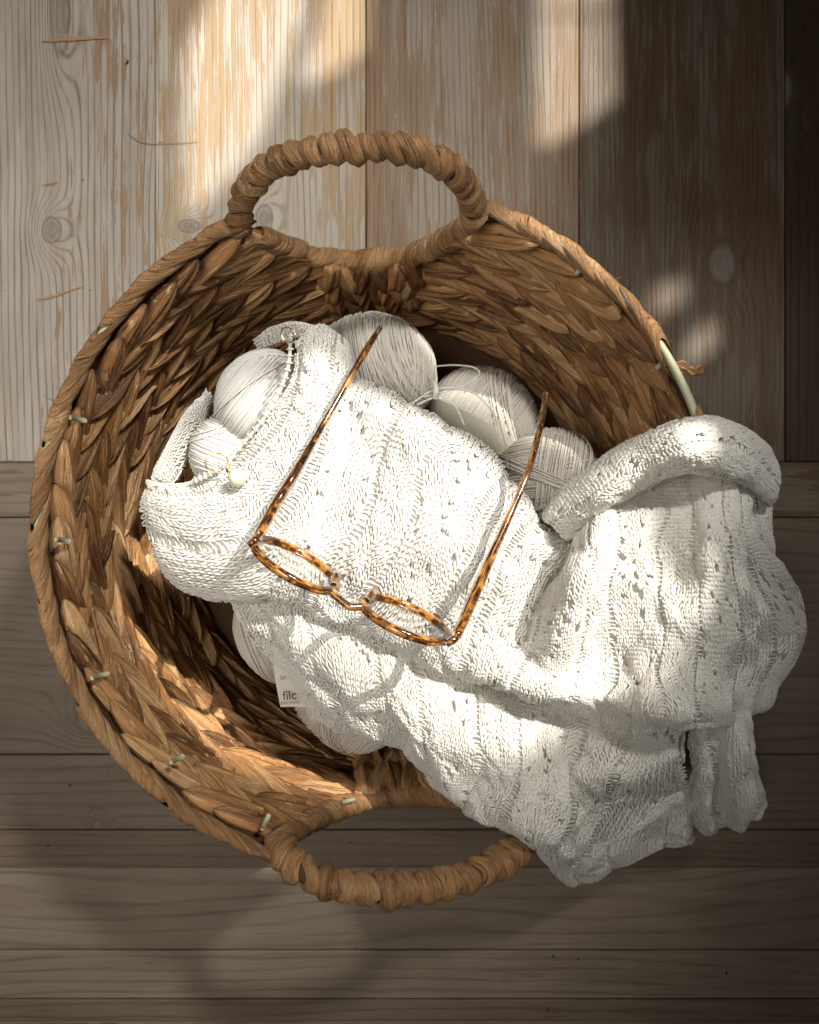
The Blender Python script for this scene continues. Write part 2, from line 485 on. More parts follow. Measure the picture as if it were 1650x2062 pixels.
# scratches worn through the whitewash
M['scratch'] = plain('bare_scratch', (0.36, 0.21, 0.095), 0.7)
def scratch(pts, w):
    Q, L = resample(np.array([at(x, y, 0.0006) for x, y in pts]), 40)
    T = np.gradient(Q, axis=0); T /= np.linalg.norm(T, axis=1)[:, None]
    S_ = np.stack([-T[:, 1], T[:, 0], 0 * T[:, 0]], 1)
    hw_ = w * (0.35 + 0.65 * np.sin(np.linspace(0.15, PI - 0.1, 40))) * (1 + 0.45 * RNG.normal(size=40))
    obj('scratch', np.stack([Q - S_ * hw_[:, None] * 0.5, Q + S_ * np.abs(RNG.normal(1, 0.4, 40) * hw_)[:, None] * 0.5], 1), grid_faces(40, 2), M['scratch'], floor_root, smooth=False)
scratch([(255, 260), (268, 276), (292, 287), (330, 289), (368, 288), (400, 285)], 0.0018)
scratch([(84, 82), (130, 79), (175, 76), (218, 75)], 0.0030)
scratch([(72, 604), (100, 598), (135, 586), (165, 577)], 0.0022)
scratch([(84, 372), (100, 370), (116, 366)], 0.0020)

# a few crumbs lying on the boards
crumbs = ((257, 125, 11, 'long curled crumb on the whitewashed board beside the sun patch'), (97, 1704, 7, 'dark crumb on the narrow cross board beside the handle shadow'),
          (141, 1582, 6, 'dark crumb on the cross board under the basket shadow'), (706, 1697, 6, 'dark crumb inside the shadowed opening of the lower handle'),
          (1464, 1960, 8, 'dark crumb on the pale cross board below the sleeve'), (1114, 1926, 5, 'one of two small crumbs close together on the pale cross board'),
          (1165, 1932, 5, 'one of two small crumbs close together on the pale cross board'), (1104, 2034, 8, 'dark crumb on the last dark narrow cross board'))
for px, py, L, lbl in crumbs:
    a = random.random() * PI
    P0 = at(px, py, 0.0012)
    P = np.array([P0 + (t * L / 1964 * 0.5) * np.array([math.cos(a + 0.5 * t), math.sin(a + 0.5 * t), 0]) for t in np.linspace(-1, 1, 5)])
    V, F, U = tube(P, [0.0004, 0.0008, 0.0009, 0.0008, 0.0004], 6)
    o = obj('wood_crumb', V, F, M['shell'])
    tag(o, lbl, 'crumb', 'crumbs scattered on the floorboards')

# unseen gobo panel added to shape the sunbeam; openings traced from its lit patches
def sun_gobo():
    dist = 2.0
    O = CEN + dist * SUN_DIR
    ex = np.cross([0, 0, 1.0], SUN_DIR); ex /= np.linalg.norm(ex)
    ey = np.cross(SUN_DIR, ex)
    def proj(px, py, z):
        Q = at(px, py, z)
        d = Q - LAMP
        t = np.dot(O - LAMP, SUN_DIR) / np.dot(d, SUN_DIR)
        P = LAMP + d * t - O
        return float(np.dot(P, ex)), float(np.dot(P, ey))
    holes = [
        (0.0, [(375, 110), (440, -60), (630, -60), (600, 70), (555, 190), (530, 260), (470, 350), (375, 440)]),
        (0.0, [(665, -60), (740, -60), (738, 95), (690, 135), (630, 165), (598, 150), (640, 70)]),
        (0.0, [(1086, 30), (1238, 30), (1242, 200), (1190, 240), (1120, 285), (1083, 288)]),
        (0.0, [(1088, -60), (1238, -60), (1238, 22), (1088, 22)]),
        (0.0, [(1312, 580), (1378, 560), (1382, 600), (1318, 640)]),
        (0.0, [(1375, 705), (1425, 645), (1447, 660), (1445, 692), (1390, 738)]),
        (0.26, [(400, 790), (560, 670), (690, 690), (760, 765), (870, 810), (1000, 905), (1120, 1010), (1250, 940), (1340, 900), (1235, 1080), (1330, 1260),
                (1210, 1420), (1050, 1520), (930, 1540), (790, 1500), (660, 1480), (520, 1420), (400, 1290), (340, 1130), (330, 930)]),
        (0.26, [(1010, 430), (1160, 490), (1290, 605), (1392, 745), (1345, 765), (1235, 650), (1120, 550), (1000, 485)]),
    ]
    cu = bpy.data.curves.new('sun_gobo', 'CURVE')
    cu.dimensions = '2D'; cu.fill_mode = 'BOTH'; cu.extrude = 0.004
    def spl(pts):
        s = cu.splines.new('POLY'); s.points.add(len(pts) - 1)
        for k, p in enumerate(pts): s.points[k].co = (p[0], p[1], 0, 1)
        s.use_cyclic_u = True
    R = 0.72
    spl([(R * math.cos(a), R * math.sin(a)) for a in np.linspace(0, 2 * PI, 40, endpoint=False)])
    for z, pts in holes: spl([proj(x, y, z) for x, y in pts])
    o = bpy.data.objects.new('sun_gobo', cu)
    COL.objects.link(o)
    o.matrix_world = Matrix(((ex[0], ey[0], SUN_DIR[0], O[0]), (ex[1], ey[1], SUN_DIR[1], O[1]), (ex[2], ey[2], SUN_DIR[2], O[2]), (0, 0, 0, 1)))
    cu.materials.append(M['wall'])
    o['kind'] = 'structure'
    return o
sun_gobo()
# unseen blocker added to keep the far corner of the floor dim
obj('corner_blocker', [(x, y, z) for z in (0.815, 0.835) for x, y in ((0.40, 0.60), (0.64, 0.60), (0.64, 0.80), (0.40, 0.80))],
    [[0, 3, 2, 1], [4, 5, 6, 7], [0, 1, 5, 4], [1, 2, 6, 5], [2, 3, 7, 6], [3, 0, 4, 7]], M['wall'], smooth=False)['kind'] = 'structure'

# ------------------------------------------------------------------ basket
ZR, RR = 0.26, 0.24
BC = at(760, 1070, ZR); BC[2] = 0
def wall_r(z): return 0.204 + 0.036 * np.clip(np.asarray(z) / ZR, 0, 1.1) ** 0.8
TOPH = (math.radians(92.7), math.radians(21.5))
BOTH = (math.radians(274.2), math.radians(23.5))
def angd(a, b): return (a - b + PI) % (2 * PI) - PI
def ztop(th):
    th = np.asarray(th, float)
    z = np.full(th.shape, ZR)
    for c, hw_ in (TOPH, BOTH):
        q = np.clip(np.abs(angd(th, c)) / hw_, 0, 1)
        z = z - 0.108 * (1 - q ** 2.4)
    return z
def cyl(th, z, r):
    return np.stack(np.broadcast_arrays(BC[0] + r * np.cos(th), BC[1] + r * np.sin(th), z), -1)

basket = new_empty('wicker_basket', BC, 'round woven water hyacinth basket with two wrapped loop handles', 'basket')

# inner shell and base, coloured dark to stand for shade between strands
nth, nz_ = 144, 12
TH = np.arange(nth) / nth * 2 * PI
V = []
for th in TH:
    zt = float(ztop(th)) - 0.006
    zz = np.linspace(0.006, zt, nz_)
    V.append(cyl(th, zz, wall_r(zz) + 0.001))
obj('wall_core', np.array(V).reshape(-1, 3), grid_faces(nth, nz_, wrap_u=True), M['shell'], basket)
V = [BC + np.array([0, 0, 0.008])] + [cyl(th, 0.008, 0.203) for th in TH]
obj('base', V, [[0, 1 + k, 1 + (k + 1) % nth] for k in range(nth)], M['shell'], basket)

PID = [0]
def strand(th0, z0, alpha, hl, hw_, bulge, lean=0.003, depth=0.0, ns=13, nt=13, cyc=None):
    """a lens-shaped bundle of leaf fibre lying on the basket wall"""
    PID[0] += 1
    s = np.linspace(-1, 1, ns)[:, None]; t = np.linspace(-1, 1, nt)[None, :]
    ph = RNG.random(3) * 6
    env = np.clip(1 - np.abs(s) ** 3.2, 0.02, 1) ** 0.6
    wv = hw_ * env * (1 + 0.12 * np.sin(3 * s + ph[0]))
    bow = 0.10 * hl * (1 - s ** 2) * (RNG.random() - 0.5) * 1.6
    x = s * hl + 0 * t
    y = t * wv + bow
    twist = RNG.normal() * 0.5
    ridg = 0.17 * np.cos(t * 6.5 + ph[1] + twist * s) + 0.10 * np.cos(t * 13 + ph[2] - twist * 2 * s)
    hh = bulge * (np.clip(1 - t ** 2, 0, 1) ** 0.5 * (0.12 + 0.88 * env ** 1.3) + ridg * np.clip(1 - t ** 2, 0, 1) * env)
    ca, sa = math.cos(alpha), math.sin(alpha)
    ax = x * ca - y * sa; az = x * sa + y * ca
    z = z0 + az
    r0 = wall_r(z)
    th = th0 + ax / r0
    tilt = lean * s
    top = cyl(th, z, r0 - hh - tilt - depth)
    bot = cyl(th, z, r0 + 0.75 * hh - tilt - depth)
    uv = np.stack(np.broadcast_arrays(PID[0] + 0.03 + 0.94 * (s + 1) / 2, (t + 1) / 2), -1)
    V = np.concatenate([top.reshape(-1, 3), bot.reshape(-1, 3)])
    V[:, 2] = np.minimum(V[:, 2], ztop(np.arctan2(V[:, 1] - BC[1], V[:, 0] - BC[0])) + 0.001)
    F = np.concatenate([grid_faces(ns, nt), grid_faces(ns, nt, off=ns * nt)[:, ::-1]])
    U = np.concatenate([uv.reshape(-1, 2), uv.reshape(-1, 2)])
    return V, F, U

leaves = []
pitch = 0.0206
for i in range(12):
    zc = 0.025 + i * pitch
    R = float(wall_r(zc))
    n = int(round(2 * PI * R / 0.0285))
    sign = 1 if i % 2 else -1
    for k in range(n):
        th = (k + 0.5 * (i % 2) + RNG.normal() * 0.07) / n * 2 * PI
        zt = float(ztop(th))
        dmin = min(abs(angd(th, TOPH[0])), abs(angd(th, BOTH[0])))
        if zc > zt - 0.016: continue
        if dmin < math.radians(11.5) and zc > zt - 0.085: continue
        al = sign * math.radians(27 + RNG.normal() * 4)
        hl = 0.043 * (1 + RNG.normal() * 0.08)
        V, F, U = strand(th, zc + RNG.normal() * 0.0012, al, hl, 0.0088 * (1 + RNG.normal() * 0.16), 0.0084 * (1 + RNG.normal() * 0.12), 0.0058 * sign)
        leaves.append([zc, th, V, F, U, 1.0])
# vertical loops under the two handle dips
for c, hw_ in (TOPH, BOTH):
    for row in range(3):
        nn = 6 + row % 2
        for k in range(nn):
            th = c + math.radians(-10.5 + 21 * (k + 0.5) / nn + RNG.normal() * 0.3)
            zc = float(ztop(th)) - 0.018 - row * 0.026
            V, F, U = strand(th, zc, PI / 2 + (1 if (k + row) % 2 else -1) * math.radians(13 + RNG.normal() * 4), 0.026, 0.0102, 0.0105, -0.004, 0.005)
            leaves.append([zc, th, V, F, U, 3.0])
def prio(l):
    deg = math.degrees(l[1]) % 360
    hid = 0.5 if (305 < deg or deg < 12) else 1.0
    return -(l[0] + 0.2 * (l[5] - 1)) * hid
leaves.sort(key=prio)
for l in leaves[:290]:
    obj('strand', l[2], l[3], M['strand'], basket, l[4])
V, F, U = join([(l[2], l[3], l[4]) for l in leaves[290:]])
o = obj('lower_weave', V, F, M['strand'], basket, U); o['kind'] = 'stuff'

def coils(core, P, ds, r, bulge, tilt, phase, parent, na=18, nb=7, spread=1.28, rvar=0.08, mat=None, flat=1.0, base=0.66, pw=0.7):
    """strips wound side by side round a path"""
    P, L = resample(P, 400)
    e0 = (P[0] - P[3]) / np.linalg.norm(P[0] - P[3]); e1 = (P[-1] - P[-4]) / np.linalg.norm(P[-1] - P[-4])
    P = np.concatenate([[P[0] + e0 * 0.03], P, [P[-1] + e1 * 0.03]])
    T, N, B = frames(P)
    sL = np.concatenate([[-0.03], np.linspace(0, L, 400), [L + 0.03]])
    n = max(1, int(round(L / ds)))
    for k in range(n):
        PID[0] += 1
        rr = r * (1 + RNG.normal() * rvar)
        tl = tilt * (1 + RNG.normal() * 0.25)
        a = np.arange(na) / na * 2 * PI
        b = np.linspace(0, 1, nb)
        Bb, Aa = np.meshgrid(b, a, indexing='ij')
        p1 = RNG.random() * 6
        s = (k + (Bb - 0.5) * spread + 0.5 + tl * np.cos(Aa - phase - RNG.normal() * 0.2)) * L / n + 0.06 * ds * np.sin(2 * Aa + p1)
        prof = np.sin(PI * (0.04 + 0.92 * Bb)) ** pw
        rad = rr * (base + bulge * prof * (1 + 0.06 * np.cos(Aa + p1) + 0.03 * np.cos(5 * Aa + 3 * p1)) + 0.045 * np.cos(Bb * 15 + p1 + Aa) * prof)
        q = [np.interp(s, sL, X[:, j]) for X in (P, N, B) for j in range(3)]
        C = np.stack(q[0:3], -1); NN = np.stack(q[3:6], -1); BB = np.stack(q[6:9], -1)
        V = C + NN * (np.cos(Aa) * rad)[..., None] + BB * (np.sin(Aa) * rad * flat)[..., None]
        uv = np.stack([PID[0] + 0.02 + 0.96 * np.abs((Aa / PI + RNG.random()) % 2 - 1), Bb], -1)
        obj('wrap', V, grid_faces(nb, na, wrap_v=True), mat or M['wrap'], parent, uv)

# rim: wire ring with wound strips
def arc(d0, d1, z=ZR, r=RR, n=60):
    return np.array([cyl(math.radians(d), z, r) for d in np.linspace(d0, d1, n)]).reshape(-1, 3)
V, F, U = tube(arc(-61, 72), 0.0030, 10)
rim = obj('rim', V, F, M['wire'], basket, U)
V, F, U = tube(arc(113, 252), 0.0030, 10)
rim2 = obj('rim', V, F, M['wire'], basket, U)
coils(rim, arc(31.5, 69.5), 0.019, 0.0068, 0.42, 0.7, 0.6, rim, spread=1.35, flat=0.9)
coils(rim, arc(-60, 17), 0.019, 0.0066, 0.42, 0.7, 0.6, rim, spread=1.35, flat=0.9)
coils(rim2, arc(114.5, 251), 0.0185, 0.0066, 0.42, 0.75, 0.6, rim2, spread=1.35, flat=0.9)

# dips under the handles, wound with thick strips
for c, hw_ in (TOPH, BOTH):
    ths = np.linspace(c - hw_ * 0.90, c + hw_ * 0.90, 40)
    zz = ztop(ths) - 0.004
    P = cyl(ths, zz, wall_r(zz))
    V, F, U = tube(P, 0.0066, 10)
    U[:, 0] = 3.1 + U[:, 0] * 3
    d = obj('dip_rim', V, F, M['wrap'], basket, U)
    coils(d, P, 0.0175, 0.0088, 0.42, 0.3, 1.2, d, spread=1.5, rvar=0.12)

# handles
HT = [(484, 482, .243), (482, 440, .258), (494, 392, .276), (532, 343, .302), (610, 310, .322), (710, 297, .332), (800, 299, .332), (872, 318, .324), (926, 356, .304), (950, 402, .280), (955, 440, .260)]
HB = [(566, 1672, .246), (566, 1708, .258), (606, 1752, .276), (690, 1783, .288), (790, 1792, .292), (890, 1780, .290), (975, 1752, .281), (1035, 1716, .270), (1066, 1680, .258)]
for pts, r, ds in ((HT, 0.0079, 0.0124), (HB, 0.0098, 0.0138)):
    P = np.array([at(*p) for p in pts])
    Q, _ = resample(P, 60)
    V, F, U = tube(Q, r * 0.70, 12)
    h = obj('handle', V, F, M['shell'], basket, U)  # dark core colour supplies the shade in the creases between wraps
    coils(h, P, ds, r, 0.66, 0.34, 0.9, h, na=24, nb=13, spread=1.08, rvar=0.05, base=0.56, pw=0.6)

# cross wires peeping out of the weave
for (x0, y0, z0, x1, y1, z1) in ((138, 839, .262, 172, 847, .246), (110, 1086, .262, 139, 1091, .248), (183, 1367, .262, 217, 1357, .246), (343, 1537, .262, 369, 1524, .248),
                                 (527, 1672, .262, 542, 1642, .25), (986, 414, .268, 978, 442, .262), (1183, 524, .268, 1160, 552, .258), (1352, 716, .262, 1322, 742, .25), (688, 1619, .185, 718, 1611, .18)):
    p0 = at(x0, y0, z0); p1 = at(x1, y1, z1)
    V, F, U = tube(np.array([p0, p0 * 0.5 + p1 * 0.5, p0 * 0.12 + p1 * 0.88]) - [0, 0, .003], 0.0019, 10)
    obj('cross_wire', V, F, M['wire'], basket, U)
# frayed end sticking out by the bare wire
PID[0] += 1
Q, _ = resample(np.array([at(1345, 740, .255), at(1370, 735, .258), at(1392, 748, .256), at(1410, 745, .25)]), 14)
V, F, U = tube(Q, 0.0032 * (1 + 0.3 * np.sin(np.arange(14) * 1.7)), 8)
U[:, 0] = PID[0] + 0.1 + U[:, 0] * 15
obj('frayed_end', V, F, M['strand'], basket, U)
for k in range(70):
    d = random.choice([random.uniform(32, 69), random.uniform(116, 250), random.uniform(116, 250)])
    if k > 12: break
    p = cyl(math.radians(d), ZR + 0.004, RR + 0.004).reshape(3)
    out = np.array([math.cos(math.radians(d + random.uniform(-50, 50))), math.sin(math.radians(d + random.uniform(-50, 50))), 0.5])
    V, F, U = tube(np.array([p, p + out * 0.004 + [0, 0, .001], p + out * 0.008]), [0.0003, 0.00025, 0.0001], 4)
    obj('loose_fibre', V, F, M['wrap'], basket, U)

# ------------------------------------------------------------------ yarn balls
def ball(name, c, rad, axes, groups, mat, label, yr=0.00075, group='yarn balls inside the basket'):
    """groups: (axis, lat0, lat1, scale)  strands as circles round an axis on an ellipsoid"""
    t = new_empty(name, (c[0], c[1], c[2] - rad[2]), label, 'yarn ball', group)
    A = np.array(axes, float)                        # 3x3 rows: local axes in the room
    u = np.linspace(0, PI, 24); w = np.arange(40) / 40 * 2 * PI
    S = np.stack([np.outer(np.sin(u), np.cos(w)), np.outer(np.sin(u), np.sin(w)), np.outer(np.cos(u), np.ones(40))], -1)
    obj('core', (S * np.array(rad) * 0.985) @ A + c, grid_faces(24, 40, wrap_v=True), mat, t)
    for gi, (ax, l0, l1, sc) in enumerate(groups):
        ax = np.array(ax, float); ax /= np.linalg.norm(ax)
        e1 = np.cross(ax, [0.3, 0.5, 0.81]); e1 /= np.linalg.norm(e1); e2 = np.cross(ax, e1)
        mr = sum(rad) / 3
        n = max(1, int((math.radians(l1 - l0)) * mr / (yr * 1.75)))
        ns, sd = 56, 4
        a = np.arange(ns) / ns * 2 * PI
        parts = []
        for k in range(n):
            la = math.radians(l0 + (l1 - l0) * (k + 0.5 + RNG.normal() * 0.12) / n)
            wob = 0.05 * np.sin(a + RNG.random() * 6) + 0.012 * np.sin(3 * a + RNG.random() * 6)
            lat = la + wob * (0.5 if n > 3 else 1)
            D = np.outer(np.sin(lat), ax) + (np.cos(lat)[:, None] * (np.cos(a)[:, None] * e1 + np.sin(a)[:, None] * e2)) if False else (np.sin(lat)[:, None] * ax + np.cos(lat)[:, None] * (np.cos(a)[:, None] * e1 + np.sin(a)[:, None] * e2))
            rr = sc + RNG.normal() * 0.006
            P = (D * np.array(rad) * rr) @ A + c
            Nn = (D / np.array(rad)) @ A; Nn /= np.linalg.norm(Nn, axis=1)[:, None]
            T = np.roll(P, -1, 0) - np.roll(P, 1, 0); T /= np.linalg.norm(T, axis=1)[:, None] + 1e-12
            Bn = np.cross(T, Nn)
            q = np.arange(sd) / sd * 2 * PI
            V = P[:, None] + yr * (np.cos(q)[None, :, None] * Nn[:, None] + np.sin(q)[None, :, None] * Bn[:, None])
            parts.append((V.reshape(-1, 3), grid_faces(ns, sd, True, True), np.zeros((ns * sd, 2))))
        V, F, U = join(parts)
        o = obj('yarn_winding', V, F, mat, t); o['kind'] = 'stuff'
    return t

I3 = np.eye(3)
def rotz(deg):
    a = math.radians(deg); return np.array([[math.cos(a), math.sin(a), 0], [-math.sin(a), math.cos(a), 0], [0, 0, 1]])

b1 = ball('yarn_ball', at(520, 800, .185), (0.040, 0.032, 0.032), rotz(60), [((0.2, 1, 0.15), -80, 80, 1.0), ((0.75, 0.75, -0.3), 24, 44, 1.02), ((0.5, 1, 0.1), 12, 16, 1.05)], M['yarn_white'],
          'bright white yarn ball cradled by the needle edge of the knitting')
b1b = ball('yarn_ball', at(450, 905, .178), (0.030, 0.026, 0.026), rotz(60), [((1, 0.15, 0.1), -80, 80, 1.0), ((0.7, 0.7, 0.2), 30, 44, 1.04)], M['yarn_white'],
           'small white yarn ball tucked behind the jade bead stitch marker')
b2 = ball('yarn_ball', at(755, 745, .155), (0.052, 0.046, 0.046), rotz(-20), [((0.9, 0.5, 0.1), -80, 80, 1.0), ((0.8, 0.6, 0.35), 15, 60, 1.008), ((0.9, 0.3, -0.3), 20, 60, 1.012)], M['yarn'],
          'cream yarn ball under the dark tip of the glasses arm by the handle')
b3 = ball('yarn_ball', at(975, 850, .115), (0.052, 0.046, 0.046), rotz(-40), [((1, 0.1, 0.1), -85, 85, 1.0), ((0.6, 0.7, 0.3), 20, 45, 1.02)], M['yarn'],
          'shaded cream yarn ball wrapped in a pale paper band')
b4 = ball('yarn_ball', at(1100, 965, .145), (0.046, 0.042, 0.042), rotz(20), [((0.25, 1, 0.0), -85, 85, 1.0), ((1, -0.5, 0.2), -8, 40, 1.025), ((0.8, 0.8, 0.1), -4, 6, 1.05), ((-0.4, 1, 0.7), 10, 16, 1.05)], M['yarn'],
          'cream yarn ball with crossing loose strands behind the curved glasses arm')
b5 = ball('yarn_ball', at(585, 1265, .13), (0.052, 0.046, 0.044), rotz(-55), [((0.3, 1, 0), -85, 85, 1.0)], M['yarn'],
          'shadowed yarn ball under the knitting beside the sunlit basket wall')
b6 = ball('yarn_ball', at(690, 1400, .125), (0.056, 0.040, 0.040), rotz(-48), [((1, 0.1, 0), -85, 85, 1.0), ((0.8, 0.5, 0.2), -10, 12, 1.02)], M['yarn'],
          'yarn ball wearing a printed paper band under the knitting edge')

def sheet(name, G, mat, parent, nu=14, nv=14, thick=None):
    G = np.array(G, float)
    u = np.linspace(0, G.shape[1] - 1, nu); v = np.linspace(0, G.shape[0] - 1, nv)
    R1 = np.stack([catmull(G[i], u) for i in range(G.shape[0])])
    S = np.stack([catmull(R1[:, j], v) for j in range(nu)], 1)
    return obj(name, S.reshape(-1, 3), grid_faces(nv, nu), mat, parent)

# paper band on the shaded ball and the printed band with its lettering
def band_on(c, rad, A, axis_room, l0, l1, sc, mat, parent):
    ax = np.array(axis_room, float); ax /= np.linalg.norm(ax)
    e1 = np.cross(ax, [0, 0, 1.0]); e1 /= np.linalg.norm(e1); e2 = np.cross(ax, e1)
    la = np.radians(np.linspace(l0, l1, 9)); a = np.arange(48) / 48 * 2 * PI
    D = np.sin(la)[:, None, None] * ax + np.cos(la)[:, None, None] * (np.cos(a)[None, :, None] * e1 + np.sin(a)[None, :, None] * e2)
    Dl = D @ A.T
    P = (Dl * np.array(rad) * sc) @ A + c
    obj('paper_band', P.reshape(-1, 3), grid_faces(9, 48, wrap_v=True), mat, parent)
band_on(at(975, 850, .115), (0.052, 0.046, 0.046), rotz(-40), (0.45, 0.9, 0.05), -34, -4, 1.03, M['band'], b3)
lab = sheet('paper_band', [[at(550, 1335, .166), at(590, 1330, .176), at(660, 1325, .180)], [at(556, 1378, .168), at(596, 1376, .179), at(668, 1380, .182)], [at(565, 1424, .160), at(606, 1424, .170), at(676, 1430, .176)]], M['paper'], b6)
lab['label'] = 'printed cream paper band'
def text(body, px, py, z, size, rot, parent, tilt=0.0):
    cu = bpy.data.curves.new('printed_text', 'FONT')
    cu.body = body; cu.size = size; cu.extrude = 0.00005
    cu.materials.append(M['ink'])
    tmp = bpy.data.objects.new('tmp', cu)
    COL.objects.link(tmp)
    dg = bpy.context.evaluated_depsgraph_get()
    me = bpy.data.meshes.new_from_object(tmp.evaluated_get(dg))
    bpy.data.objects.remove(tmp)
    if not me.materials: me.materials.append(M['ink'])
    o = bpy.data.objects.new('lettering', me)
    COL.objects.link(o)
    o.parent = parent
    o.location = Vector(at(px, py, z) - root_loc(parent))
    o.rotation_euler = (0, tilt, rot)
    return o
text('filc', 570, 1410, .1795, 0.0105, math.radians(6), lab, math.radians(-9))
text('50% w', 565, 1369, .1800, 0.0042, math.radians(7), lab, math.radians(-9))
text('co', 583, 1375, .1810, 0.0036, math.radians(7), lab, math.radians(-9))
text('DED WOOL', 566, 1419, .1775, 0.0030, math.radians(6), lab, math.radians(-9))

# ------------------------------------------------------------------ knitting
def support(px, py):
    r = math.hypot(px - 760, py - 1070)
    if r < 560: z = 0.250
    elif r < 690: z = 0.250 + 0.036 * ((r - 560) / 130)
    else: z = 0.286 - 0.00075 * (r - 690) - 0.0000012 * (r - 690) ** 2
    return z

knit = new_empty('knitted_jumper', at(900, 1200, 0.2), 'unfinished white lace and cable knitted jumper spilling over the basket edge', 'jumper')
SW, SH = 0.0044, 0.0036

def bisample(A, u, v):
    """A (nv,nu,3); u,v arrays in [0,1]"""
    nv, nu = A.shape[:2]
    x = np.clip(u, 0, 1) * (nu - 1); y = np.clip(v, 0, 1) * (nv - 1)
    xi = np.minimum(x.astype(int), nu - 2); yi = np.minimum(y.astype(int), nv - 2)
    fx_ = (x - xi)[..., None]; fy_ = (y - yi)[..., None]
    return (A[yi, xi] * (1 - fx_) + A[yi, xi + 1] * fx_) * (1 - fy_) + (A[yi + 1, xi] * (1 - fx_) + A[yi + 1, xi + 1] * fx_) * fy_

def knit_patch(name, G, fold=0.004, seed=0, relief=1.0, flip=False, zabs=False, edge=0.006, ragged=(1, 1, 1, 1), label=None):
    """G rows of (px,py,dz): a knitted panel through these points. Columns of stitches run along the rows' stacking."""
    W = np.array([[at(p[0], p[1], p[2] if zabs else support(p[0], p[1]) + p[2]) for p in row] for row in G])
    if flip: W = W.transpose(1, 0, 2)
    nv0, nu0 = W.shape[:2]
    Lu = np.mean(np.linalg.norm(np.diff(W, axis=1), axis=2).sum(1)) * 1.05
    Lv = np.mean(np.linalg.norm(np.diff(W, axis=0), axis=2).sum(0)) * 1.05
    nc = max(4, int(Lu / SW)); nr = max(4, int(Lv / SH))
    gu, gv = nc * 3 + 1, nr * 3 + 1
    R1 = np.stack([catmull(W[i], np.linspace(0, nu0 - 1, gu)) for i in range(nv0)])
    S = np.stack([catmull(R1[:, j], np.linspace(0, nv0 - 1, gv)) for j in range(gu)], 1)
    def normals(S):
        a = np.gradient(S, axis=1); b = np.gradient(S, axis=0)
        N = np.cross(a, b)
        N /= np.linalg.norm(N, axis=2)[..., None] + 1e-12
        if N[..., 2].mean() < 0: N = -N
        return N
    N = normals(S)
    U, Vv = np.meshgrid(np.linspace(0, 1, gu), np.linspace(0, 1, gv))
    x = U * Lu; y = Vv * Lv
    f = fold * (1.2 * vnoise(x / 0.055 + seed * 7.3, y / 0.055 + seed * 3.1) + 0.4 * vnoise(x / 0.02 + seed, y / 0.02 + seed * 5))
    # stitch pattern relief: rope cables, purl gutters and leaf lace
    def pattern(c, r):
        cc = (c * 1.12 + seed * 7 + 0.6 * np.sin(r / 6.0)) % 24.0
        r = r * 1.08
        w1 = 2.0 * np.sin(2 * PI * r / 13.0); 
        b1 = np.clip(1 - ((cc - 4 - w1) / 2.0) ** 2, 0, 1); b2 = np.clip(1 - ((cc - 4 + w1) / 2.0) ** 2, 0, 1)
        cable = np.maximum(b1 * (0.75 + 0.25 * np.cos(2 * PI * r / 13.0)), b2 * (0.75 - 0.25 * np.cos(2 * PI * r / 13.0)))
        gut = np.exp(-((cc - 8.8) / 0.9) ** 2) + np.exp(-((cc - 23.2) / 0.9) ** 2) + np.exp(-((cc + 0.8) / 0.9) ** 2)
        lc = cc - 16; lr = (r + seed * 9) % 22.0 - 11
        ell = (np.abs(lc) / 5.6) ** 2 + (np.abs(lr) / 9.5) ** 2
        leaf = np.clip(1 - ell, 0, 1) ** 0.6
        return cc, lc, lr, ell, cable, gut, leaf
    c = U * nc; r = Vv * nr
    cc, lc, lr, ell, cable, gut, leaf = pattern(c, r)
    rel = relief * (0.0026 * leaf + 0.0026 * cable - 0.0013 * gut)
    d_edge = np.minimum(np.minimum(x if ragged[0] else 9, (Lu - x) if ragged[1] else 9), np.minimum(y if ragged[2] else 9, (Lv - y) if ragged[3] else 9))
    drop = edge * np.exp(-(d_edge / 0.005) ** 2)
    wx = 0.0040 * vnoise(x / 0.030 + seed * 3, y / 0.034 + 9) + 0.0006 * vnoise(x / 0.009, y / 0.010 + seed)
    wy = 0.0040 * vnoise(x / 0.034 + 31, y / 0.030 + seed * 2) + 0.0006 * vnoise(x / 0.010 + 5, y / 0.009 + seed)
    Tu = np.gradient(S, axis=1); Tu /= np.linalg.norm(Tu, axis=2)[..., None] + 1e-12
    Tv = np.cross(N, Tu)
    S = S + Tu * wx[..., None] + Tv * wy[..., None]
    S = S + N * (f + rel)[..., None]
    S[..., 2] -= drop
    # rounded, wavy edges
    N = normals(S)
    # stitches
    C, R = np.meshgrid(np.arange(nc), np.arange(nr))
    C = C.ravel(); R = R.ravel()
    cc, cm, rm, ell, cable, gut, leaf = pattern(C + 0.5, R + 0.5)
    hr = (R + (C * 3) % 4) % 4 < 2
    hole = (np.abs(ell - 1.15) < 0.22) & hr & (_tab[(C * 7 + seed) % 64, (R // 6) % 64] < 0.36) & (relief > 0) & (np.abs(cm) < 7)
    hole |= (np.abs(cm) < 0.8) & hr & (ell < 1.0) & (_tab[(C * 3 + 5) % 64, (R // 6 + seed) % 64] < 0.3)
    hole |= RNG.random(len(C)) < 0.002
    purl = (gut > 0.45) & (~hole)
    knitm = ~(hole | purl)
    parts = []
    sides = 5
    q = np.arange(sides) / sides * 2 * PI
